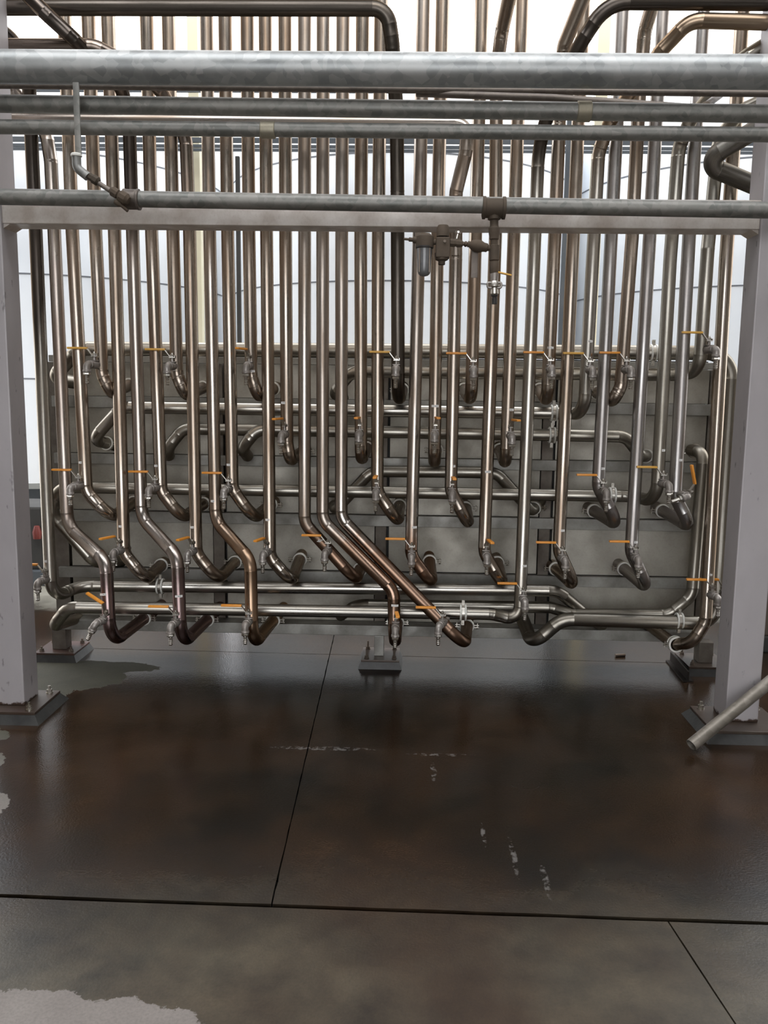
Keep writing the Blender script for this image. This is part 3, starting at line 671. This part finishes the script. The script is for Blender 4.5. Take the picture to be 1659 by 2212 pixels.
# 0: leftmost with the bottom level run
pts = [P(-60, 25, 4.1), P(30, 85, 4.15), P(62, 165, 4.22), P(66, 260, YV), Vector((P(78, 520, YV).x, YV, 2.3)), P(111, 1295, YV), P(172, 1265, 4.5), P(1205, 1276, 4.5), P(1270, 1332, 4.6), P(1300, 1352, YE+0.03)]
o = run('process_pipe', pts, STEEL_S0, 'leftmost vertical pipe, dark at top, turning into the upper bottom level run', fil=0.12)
label_tag(o, 104, 1210, YV); valve(o, (108, 1236), (82, 1258), 0); clamp(o, P(347, 1266, 4.5), P(400, 1267, 4.5)-P(347, 1266, 4.5), 90, True)

# 26 with the lower level run
pts = [P(1700, 6, 3.9), P(1312, 4, 3.92), P(1250, 100, 4.0), P(1178, 262, 4.22), P(1163, 330, YV), Vector((P(1155, 520, YV).x, YV, 2.2)), P(1122, 1340, YV), P(1060, 1326, 4.27), P(148, 1311, 4.27), P(116, 1352, 4.33), P(160, 1338, YE)]
allp, c, d = back(pts)
o = run('process_pipe', allp, STEEL_S26, 'pipe with thick shade-darkened overhead bend at top right, running level along the bottom', fil={1: 0.16, 7: 0.08, 9: 0.1, 10: 0.08, 2: 0.3, 3: 0.3, 4: 0.3}, r=R0)
label_tag(o, 1130, 1220, YV); valve(o, (1127, 1283), (1134, 1300), 0); clamp(o, P(1000, 1323, 4.27), (1, 0, 0), 90, True)
# 27
first = P(1198, 520, YV)
pts = [P(1290, -80, 3.95), P(1218, 100, 4.15), P(1208, 262, YV), Vector((first.x, YV, 2.3)), P(1182, 866, YV), P(1166, 842, YE)]
allp, c, d = back(pts); o = run('process_pipe', allp, STEEL, 'tenth vertical pipe from the right, hooked high up, slanting dark top', fil=0.07); clamp(o, c, d)
label_tag(o, 1188, 752, YV); valve(o, (1186, 780), (1192, 797), 0)
# 29 with upper level run
pts = [P(1720, 50, 3.9), P(1490, 44, 3.92), P(1428, 110, 4.0), P(1318, 262, 4.22), P(1293, 330, YV), Vector((P(1282, 520, YV).x, YV, 2.2)), P(1262, 893, YV), P(1225, 893, 4.5), P(262, 880, 4.5), P(200, 950, 4.55), P(232, 958, YE)]
allp, c, d = back(pts)
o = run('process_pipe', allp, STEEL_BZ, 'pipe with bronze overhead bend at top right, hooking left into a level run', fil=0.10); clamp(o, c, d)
label_tag(o, 1272, 738, YV); valve(o, (1270, 780), (1280, 799), 0, grip='y'); clamp(o, P(1196, 892, 4.5), (1, 0, 0), 90, True)
# 33 with mid level run
pts = [P(1720, 55, 3.95), P(1600, 130, 4.0), P(1492, 258, 4.2), P(1466, 320, YV), Vector((P(1450, 520, YV).x, YV, 2.2)), P(1418, 1085, YV), P(1370, 1072, 4.5), P(126, 1052, 4.5), P(112, 1112, 4.55), P(205, 1216, 4.6), P(235, 1214, YE)]
allp, c, d = back(pts)
o = run('process_pipe', allp, STEEL_B, 'fourth vertical pipe from the right, joining the mid height level run', fil=0.10); clamp(o, c, d)
label_tag(o, 1429, 972, YV); valve(o, (1422, 1030), (1445, 1047), 0, grip='y'); clamp(o, P(1322, 1070, 4.5), (1, 0, 0), 90, True)
# 35 with the second level run
pts = [P(1740, 175, 4.05), P(1600, 240, 4.2), P(1553, 300, YV), Vector((P(1530, 520, YV).x, YV, 2.25)), P(1511, 800, YV), P(1470, 810, 4.45), P(760, 802, 4.45), P(722, 850, 4.6), P(732, 855, YE)]
allp, c, d = back(pts)
o = run('process_pipe', allp, STEEL_B, 'second vertical pipe from the right, swept left into a level run up high', fil=0.10)
valve(o, (1518, 745), (1546, 754), 0, grip='y')
# 36
pts = [topz(1571), Vector((P(1571, 520, YV).x, YV, 2.2)), P(1524, 1342, YV), P(1496, 1388, YV), P(1458, 1392, 4.42), P(1405, 1352, YE)]
allp, c, d = back(pts)
o = run('process_pipe', allp, STEEL, 'first vertical pipe beside the right column, its foot sweeping left to a ring clamp', fil=0.09)
label_tag(o, 1531, 1239, YV); valve(o, (1528, 1275), (1551, 1292), 0); clamp(o, P(1459, 1391, 4.41), P(1440, 1380, 4.52)-P(1459, 1391, 4.41), 0, True)

# level runs
pts = [P(165, 826, YE), P(112, 818, 4.6), P(172, 753, 4.5), P(1582, 763, 4.47), P(1545, 1347, 4.44), P(1214, 1337, 4.40), P(1150, 1392, 4.42), P(1128, 1335, YE)]
o = run('header_pipe', pts, STEEL_B, 'large header pipe along the top of the frame, looping down the right side', fil={1: 0.1, 2: 0.12, 3: 0.13, 4: 0.10, 5: 0.13, 6: 0.08}, r=0.0365)
clamp(o, P(1411, 762, 4.475), (1, 0, 0), 90, True); clamp(o, P(1467, 1341, 4.43), (1, 0, 0), 90, True)
valve(o, (1562, 1268), (1568, 1290), 0, Ya=4.44, name='sampling_valve')
pts = [P(365, 985, YE), P(362, 968, 4.62), P(396, 926, 4.62), P(590, 930, 4.62), P(600, 932, YE)]
run('level_pipe', pts, STEEL_B, 'short dark level pipe left of centre behind the fourth level run', fil=0.08)
pts = [P(535, 985, YE), P(522, 968, 4.5), P(556, 928, 4.5), P(1352, 943, 4.5), P(1384, 985, 4.55), P(1396, 985, YE)]
allp, c, d = back(pts)
o = run('level_pipe', allp, STEEL_B, 'level pipe below the white clamps, curving down at both ends', fil=0.09); clamp(o, P(1192, 940, 4.5), (1, 0, 0), 90, True); clamp(o, c, d)
pts = [P(722, 1090, YE), P(724, 1102, 4.65), P(802, 1018, 4.65), P(1073, 1021, 4.65), P(1148, 1104, 4.65), P(1155, 1096, YE)]
allp, c, d = back(pts)
o = run('level_pipe', allp, STEEL_B, 'short arched level pipe above the mid height run, centre of frame', fil=0.10); clamp(o, c, d)
pts = [P(1492, 972, YE), P(1520, 978, 4.58), P(1495, 1285, 4.5), P(1445, 1328, 4.52), P(1235, 1327, 4.52), P(1190, 1312, 4.52), P(772, 1306, 4.52), P(735, 1330, YE)]
o = run('level_pipe', pts, STEEL_B, 'rear pipe from clamp at right, dropping down then running level near the bottom', fil=0.10); clamp(o, P(1500, 974, 4.72), P(1520, 978, 4.58)-P(1492, 972, YE), 0)

# ------------------------------------------------------------------ overhead service lines
def level(name, a, b, wpx, Y, mat, label, ext=(-5.98, 5.98), seg=28):
    A, B = P(*a, Y), P(*b, Y); d = (B-A)/(B.x-A.x)
    A2 = A+d*(ext[0]-A.x) if ext[0] is not None else A; B2 = B+d*(ext[1]-B.x) if ext[1] is not None else B
    bm = tube_bm([A2, B2], wpx/2*Y/FPX*1.0, seg)
    o = mk(name, bm, mat, None, (A2+B2)/2); return tag(o, label, 'pipe')
g1 = level('service_pipe', (0, 144), (1659, 156), 65, 3.5, GALV, 'thickest galvanised pipe, spangled, crossing high in front of the rack')
g2 = level('service_pipe', (0, 184), (1659, 202), 14, 3.75, BROWNPIPE, 'thin dark pipe just under the thickest galvanised pipe')
g3 = level('service_pipe', (0, 224), (1659, 246), 35, 3.55, GALV2, 'galvanised pipe with pale coupling on the right, second large one from top')
g5 = level('service_pipe', (0, 274), (1659, 291), 29, 3.55, GALV2, 'slimmer galvanised pipe with pale coupling left of centre')
g6 = level('service_pipe', (0, 425), (1659, 454), 33, 3.55, GALV2, 'galvanised air pipe crossing in front of the steel beam')
def coupling(root, px, py, wpx, hpx, Y, mat, a, b, rim=True):
    c = P(px, py, Y); d = (P(*b, Y)-P(*a, Y)).normalized(); r = hpx/2*Y/FPX; h = wpx/2*Y/FPX
    M = Matrix.Translation(c) @ frame_to(d)
    prof = [(r*0.9, -h), (r*1.02, -h*0.95), (r*1.02, -h*0.72), (r*0.97, -h*0.66), (r*0.97, h*0.66), (r*1.02, h*0.72), (r*1.02, h*0.95), (r*0.9, h)] if rim else [(r*.93, -h), (r, -h*.9), (r, h*.9), (r*.93, h)]
    return mk('coupling', lathe_bm(prof, M, 24), mat, root)
coupling(g3, 1261, 241, 29, 40, 3.55, BRASSY, (0, 224), (1659, 246), False)
coupling(g5, 579, 281, 30, 34, 3.55, BRASSY, (0, 274), (1659, 291), False)
coupling(g6, 285, 431, 34, 42, 3.55, BROWNPIPE, (0, 425), (1659, 454))
# thin brown pipe below, slopes to an elbow at right
pts = [P(900, 196, 3.75)+Vector((0, 0.03, 0)), P(1050, 207, 3.72), P(1200, 212, 3.7), P(1516, 234, 3.66), P(1556, 205, 3.9), P(1600, 150, 4.6)]
path, _ = bez_path(pts, 0.04); o = mk('service_pipe', tube_bm(path, 0.0145, 18), BROWNPIPE, None, pts[0]); tag(o, 'thin brown pipe sloping right to a screwed elbow under the thin dark pipe', 'pipe')
c = P(1522, 232, 3.68); mk('elbow_fitting', lathe_bm([(0.016, -0.03), (0.02, -0.028), (0.02, 0.02), (0.016, 0.024)], Matrix.Translation(c) @ frame_to(pts[4]-pts[3]), 18), DUSTY, o)
# tee with drop, regulator group
tee_c = P(1067, 449, 3.55)
T = mk('air_drop', lathe_bm([(0.036, -0.047), (0.044, -0.045), (0.044, -0.034), (0.0395, -0.032), (0.0395, 0.032), (0.044, 0.034), (0.044, 0.045), (0.036, 0.047)], Matrix.Translation(tee_c) @ frame_to((1, 0, -0.01)), 24), DUSTY, None, tee_c)
tag(T, 'dusty air drop with filter and regulator hanging from the tee, small yellow valve lever', 'air regulator')
YA = 3.55
def vseg(name, px, y0, y1, prof, mat, par=T, x1=None):
    a, b = P(px, y0, YA), P(x1 or px, y1, YA); L = (b-a).length
    M = Matrix.Translation(a) @ frame_to(b-a); return mk(name, lathe_bm([(r, h*L) for r, h in prof], M, 18), mat, par)
vseg('drop_pipe', 1067.5, 465, 592, [(0.026, 0), (0.026, .07), (0.017, .09), (0.017, .17), (0.0185, .2), (0.022, .22), (0.022, .32), (0.019, .36), (0.019, .40), (0.014, .42), (0.014, .50), (0.020, .51), (0.020, .76), (0.016, .78), (0.018, .8), (0.018, .97), (0.015, 1)], DUSTY)
bv = vseg('ball_valve', 1068, 582, 608, [(0.013, 0), (0.016, .1), (0.017, .5), (0.015, 1)], CASTM)
M_ = Matrix.Translation(P(1073, 586, YA)-T.location)
g = box_bm((0, -.009, -.003), (0.055, .009, .003), bev=0.002, M=Matrix.Translation(P(1076, 588, YA-0.02)) @ Matrix.Rotation(0.22, 4, 'Y'))
mk('valve_lever', g, YELLOW, bv)
q = vseg('quick_coupler', 1068, 606, 638, [(0.014, 0), (0.020, .15), (0.021, .4), (0.016, .5), (0.017, .9), (0.013, 1)], CLAMPM)
for s in (-1, 1):
    pth, _ = bez_path([P(1068+s*7, 611, YA-.01), P(1068+s*15, 610, YA-.012), P(1068+s*15, 622, YA-.012), P(1068+s*6, 622, YA-.01)], 0.008)
    mk('coupler_lug', tube_bm(pth, 0.0045, 10), CASTM, q)
vseg('hose_tail', 1068, 636, 657, [(0.014, 0), (0.014, .15), (0.0095, .2), (0.0095, .38), (0.0105, .4), (0.0105, 1)], BLACKM)
# horizontal train: y-strainer, union, regulator, filter
def hseg(name, x0, x1, y0, y1, prof, mat, seg=16, par=T):
    a, b = P(x0, y0, YA), P(x1, y1, YA); L = (b-a).length
    return mk(name, lathe_bm([(r, h*L) for r, h in prof], Matrix.Translation(a) @ frame_to(b-a), seg), mat, par)
hseg('check_valve', 1060, 1010, 537, 527, [(0.010, 0), (0.012, .12), (0.017, .16), (0.018, .3), (0.024, .45), (0.024, .65), (0.017, .85), (0.012, .9), (0.012, 1)], DUSTY)
hseg('nipple', 1012, 996, 528, 526, [(0.008, 0), (0.008, .2), (0.011, .25), (0.011, .5), (0.008, .55), (0.008, 1)], BOLTM)
iv = hseg('isolating_valve', 1000, 972, 527, 524, [(0.010, 0), (0.014, .1), (0.016, .4), (0.013, .55), (0.016, .65), (0.016, 1)], DUSTY, 8)
mk('valve_tee_handle', lathe_bm([(0.005, 0), (0.005, 0.02), (0.012, 0.022), (0.012, 0.03), (0.004, 0.032)], Matrix.Translation(P(986, 516, YA)) @ frame_to((0.25, 0, 1)), 10), CLAMPM, iv)
b = box_bm(P(940, 548, YA+.026), P(973, 514, YA-.026)+Vector((0, 0, 0)), bev=0.004)
lo, hi = P(941, 558, YA), P(972, 514, YA)
b = box_bm((lo.x, YA-.028, lo.z), (hi.x, YA+.028, hi.z), bev=0.005)
reg = mk('regulator', b, DUSTY, T, smooth=False)
c = P(957, 558, YA); mk('regulator_bonnet', lathe_bm([(0.012, -0.026), (0.014, -0.024), (0.014, -0.012), (0.026, -0.006), (0.029, 0.012), (0.029, 0.02)], Matrix.Translation(c+Vector((-.005, 0, -.0))), 18), DUSTY, reg)
c = P(957, 500, YA); mk('regulator_spring_housing', lathe_bm([(0.026, -0.02), (0.026, 0.012), (0.02, 0.024)], Matrix.Translation(c), 18), DUSTY, reg)
c = P(960, 524, YA); mk('gauge_plug', lathe_bm([(0.006, 0), (0.006, 0.036)], Matrix.Translation(c) @ frame_to((0, -1, 0)), 6), BOLTM, reg)
fl = mk('filter_head', lathe_bm([(0.030, -0.028), (0.035, -0.026), (0.037, 0.0), (0.035, 0.018), (0.024, 0.026), (0.02, 0.03)], Matrix.Translation(P(918, 521, YA)), 22), DUSTY, T)
mk('filter_bowl', lathe_bm([(0.004, -0.113), (0.016, -0.110), (0.0235, -0.103), (0.027, -0.093), (0.028, -0.06), (0.031, -0.01), (0.033, 0.0)], Matrix.Translation(P(917, 535, YA)), 22), BOWLM, fl)
for s in (-1, 1):
    c = P(917+s*11, 560, YA-.024); mk('bowl_guard', box_bm((c.x-.003, c.y-.002, c.z-.05), (c.x+.003, c.y+.004, c.z+.045), bev=0.001), BOLTM, fl)
mk('bowl_collar', lathe_bm([(0.033, -0.004), (0.036, -0.002), (0.036, 0.004), (0.033, 0.006)], Matrix.Translation(P(917, 535, YA)), 22), BLACKM, fl)
hseg('hose_barb', 902, 872, 519, 516, [(0.013, 0), (0.013, .3), (0.008, .35), (0.009, .6), (0.005, .65), (0.005, 1)], DUSTY, 12)
hseg('nipple', 945, 934, 523, 523, [(0.011, 0), (0.011, 1)], DUSTY, 12)
hg = P(1025, 575, YA+.02); hg0 = P(1025, 540, YA+.02); mk('strainer_strap', box_bm((hg.x-.013, hg.y-.002, P(1025, 600, YA+.02).z), (hg.x+.013, hg.y+.002, hg0.z), bev=0.001), BROWNPIPE, T)
# left drop: flat conduit, elbow, sloping fittings to the lower air pipe
YL = 3.46
a, b = P(164, 178, YL), P(165, 338, YL)
S = mk('air_line', box_bm((a.x-.012, YL-.004, b.z), (a.x+.012, YL+.004, a.z), bev=0.002), GALV2, None, b); tag(S, 'flat upright conduit at left ending in a cream capped elbow and sloping dusty fittings', 'air line')
pth, _ = bez_path([P(165, 334, YL), P(166, 363, YL), P(190, 382, YL)], 0.03)
e = mk('elbow_fitting', tube_bm(pth, 0.0175, 18), galv('elbow_grey', (0.2, 0.2, 0.19), (0.3, 0.3, 0.28), 0.5, 40), S)
mk('cap_ring', lathe_bm([(0.017, -0.005), (0.0215, -0.003), (0.0215, 0.004), (0.018, 0.008)], Matrix.Translation(P(165, 336, YL)), 20), WHITEG, e)
def dseg(name, p0, p1, prof, mat, seg=14, Y=YL):
    a, b = P(*p0, Y), P(*p1, Y); L = (b-a).length
    return mk(name, lathe_bm([(r, h*L) for r, h in prof], Matrix.Translation(a) @ frame_to(b-a), seg), mat, S)
dseg('nipple', (184, 376), (262, 428), [(0.0115, 0), (0.0095, .2), (0.0095, 1)], BROWNPIPE)
dseg('union', (190, 379), (214, 394), [(0.010, 0), (0.015, .15), (0.016, .45), (0.019, .5), (0.019, .85), (0.012, 1)], DUSTY, 8)
dseg('needle_valve', (238, 410), (278, 434), [(0.011, 0), (0.019, .12), (0.019, .4), (0.014, .45), (0.024, .55), (0.024, .85), (0.015, 1)], DUSTY, 10)
dseg('thumb_lever', (250, 434), (276, 456), [(0.013, 0), (0.013, .3), (0.006, .45), (0.006, 1)], DUSTY, 8)
# bracket pipe at upper right
pts = [P(1760, 205, 3.95), P(1640, 275, 4.0), P(1514, 352, 4.12), P(1640, 404, 4.16), P(1690, 425, 4.2)]
path, wl = bez_path(pts, 0.05); o = mk('vent_pipe', tube_bm(path, 0.042, 24, welds=set(wl)), STEEL_D, None, pts[2]); tag(o, 'dark pipe with sharp sideways V bend beside the top of the right column', 'pipe')
o.data.materials.clear(); o.data.materials.append(metal('dull_vent_steel', (0.26, 0.25, 0.23), (0.12, 0.11, 0.09), 0.35, 0.65, 0.35, 0.5))
# ------------------------------------------------------------------ loose pipe leaning in at bottom right
A = G(1493, 1610, 0.035); Bp = P(1659, 1476, 3.76); d = (Bp-A).normalized(); B2 = A+d*1.5
g = tube_bm([A, B2], 0.0275, 24, cap=False); tube_bm([A, B2], 0.0245, 24, cap=False, bm=g)
ring = sorted(g.verts, key=lambda v: (v.co-A).length)
o = mk('loose_pipe', g, BROWNPIPE2, None, A); tag(o, 'open ended bare pipe leaning in from bottom right in front of column', 'pipe')
# close the wall of the tube at the mouth
M = Matrix.Translation(A) @ frame_to(d); g = bmesh.new(); i1 = [g.verts.new(M @ Vector((0.0275*math.cos(2*PI*k/24), 0.0275*math.sin(2*PI*k/24), 0))) for k in range(24)]; i2 = [g.verts.new(M @ Vector((0.0245*math.cos(2*PI*k/24), 0.0245*math.sin(2*PI*k/24), 0))) for k in range(24)]
for k in range(24): g.faces.new((i1[k], i1[(k+1) % 24], i2[(k+1) % 24], i2[k]))
mk('cut_rim', g, CLAMPM, o)
xs = B2.x-0.15; t = (xs-A.x)/d.x; ps = A+d*t
g = box_bm((xs-.04, ps.y-.05, 0), (xs+.04, ps.y+.05, ps.z-.032), bev=.004); tag(mk('prop_block', g, GROUTM, None, (xs, ps.y, 0), smooth=False), 'low block under the far end of the leaning bare pipe', 'block')

# debris on the floor behind the frame
c = G(1340, 1419); g = tube_bm([c+Vector((-.03, 0, .009)), c+Vector((.03, .01, .009))], 0.009, 12); tag(mk('pipe_nipple', g, BOLTM, None, c), 'short threaded pipe nipple lying on the wet floor behind the rack', 'pipe fitting')
c = G(1133, 1691); g = lathe_bm([(0.062, -0.0005), (0.061, 0.0006), (0.055, 0.0007)], Matrix.Translation(c), 28); tag(mk('floor_cover', g, FLOORM, None, c), 'small round floor cover set in the stained slab', 'cover')

# ------------------------------------------------------------------ yard behind: three white tanks, walkway, posts
TD, TR = 9.5, 1.8
for k, (px, seam, nm) in enumerate(((140, 590, 'left white tank behind pipes, only its right half in view'), (862, 606, 'middle white tank behind the centre of the pipe rack'), (1580, 613, 'right white tank behind pipes beside the right column'))):
    c = P(px, 845, TD); x = c.x; z1 = P(px, 800, TD-TR).z
    zs = [P(px, seam, TD-TR).z]; zs = [zs[0]-0.93, zs[0], zs[0]+1.08]
    bm = lathe_bm([(TR*0.96, 0.60), (TR, 0.66), (TR, 4.1), (TR*0.98, 4.16), (0.3, 4.9)], Matrix.Translation((x, TD, 0)), 96)
    t = mk('storage_tank', bm, TANKM, None, (x, TD, 0)); tag(t, nm, 'tank')
    for z in zs:
        mk('seam', lathe_bm([(TR-.01, z-.006), (TR+.003, z-.006), (TR+.003, z+.006), (TR-.01, z+.006)], Matrix.Translation((x, TD, 0)), 96), SEAMM, t)
    for q in range(8):
        a = q*PI/4+0.4; lx, ly = x+1.5*math.cos(a), TD+1.5*math.sin(a)
        mk('leg', box_bm((lx-.07, ly-.07, 0), (lx+.07, ly+.07, 0.64), bev=0.01), RAILM, t, smooth=False)
    mk('skirt', lathe_bm([(TR-.25, 0.30), (TR-.25, 0.62)], Matrix.Translation((x, TD, 0)), 64), RAILM, t)
YW = 7.2
wr = bpy.data.objects.new('walkway', None); COL.objects.link(wr); wr.location = P(829, 305, YW); wr.location.z = 0; wr['_tr'] = 1
tag(wr, 'grey high walkway rail crossing in front of the white tanks', 'walkway')
for nm, py, h, dep in (('toe_board', 305, 0.035, 0.03), ('rail', 318, 0.022, 0.022), ('rail', 326, 0.02, 0.02), ('rail', 198, 0.022, 0.022)):
    c = P(829, py, YW); mk(nm, box_bm((-5.5, YW-dep/2, c.z-h/2), (5.5, YW+dep/2, c.z+h/2)), RAILM, wr, smooth=False)
def post(px, py, wpx, Y, mat, ztop, label, name='post'):
    c = P(px, py, Y); h = wpx/2*Y/FPX
    o = mk(name, box_bm((c.x-h, Y-h, 0), (c.x+h, Y+h, ztop), bev=0.006), mat, None, (c.x, Y, 0), smooth=False); tag(o, label, 'post'); return o
post(427, 600, 22, 7.35, YPOSTM, 6.5, 'cream painted steel post behind the pipes left of centre')
post(1303, 80, 24, 7.35, YPOSTM, 6.5, 'cream painted steel post behind the slanting overhead pipes on the right')
post(516, 600, 9, 6.9, DARKM, P(515, 338, 6.9).z, 'thin dark standpipe behind the pipes left of centre', 'standpipe')
post(1216, 600, 10, 7.1, RAILM, P(1215, 500, 7.1).z+1.2, 'thin grey upright between the middle and right tanks', 'standpipe')
# low grey machine and red hose end glimpsed left of the rack
mc = P(30, 1130, 6.6); g = box_bm((mc.x-.6, 6.5, 0.12), (mc.x+.32, 7.0, 0.62), bev=.02)
mm = mk('pump_skid', g, DARKM, None, (mc.x, 6.7, 0), smooth=False); tag(mm, 'dark low pump skid glimpsed between the left column and the pipes', 'pump')
mk('skid_base', box_bm((mc.x-.65, 6.45, 0), (mc.x+.36, 7.05, 0.12), bev=.01), RAILM, mm, smooth=False)
rp = P(80, 1150, 6.45); mk('red_guard', lathe_bm([(0.03, -0.05), (0.035, 0), (0.02, 0.05)], Matrix.Translation(rp), 12), REDM, mm)
# cabinet glimpsed at the right edge
mc = P(1672, 1200, 5.2)
cb = mk('control_cabinet', box_bm((mc.x-.08, 5.1, 0.1), (mc.x+.7, 5.5, 1.35), bev=.01), paint('brown_cabinet', (0.10, 0.075, 0.06), (0.13, 0.10, 0.08), 0.5), None, (mc.x, 5.3, 0), smooth=False)
tag(cb, 'dark brown cabinet at the right edge behind the right column', 'cabinet')
mk('cabinet_plinth', box_bm((mc.x-.1, 5.08, 0), (mc.x+.72, 5.52, 0.1), bev=.01), DARKM, cb, smooth=False)
for o in bpy.data.objects:
    if '_tr' in o: del o['_tr']
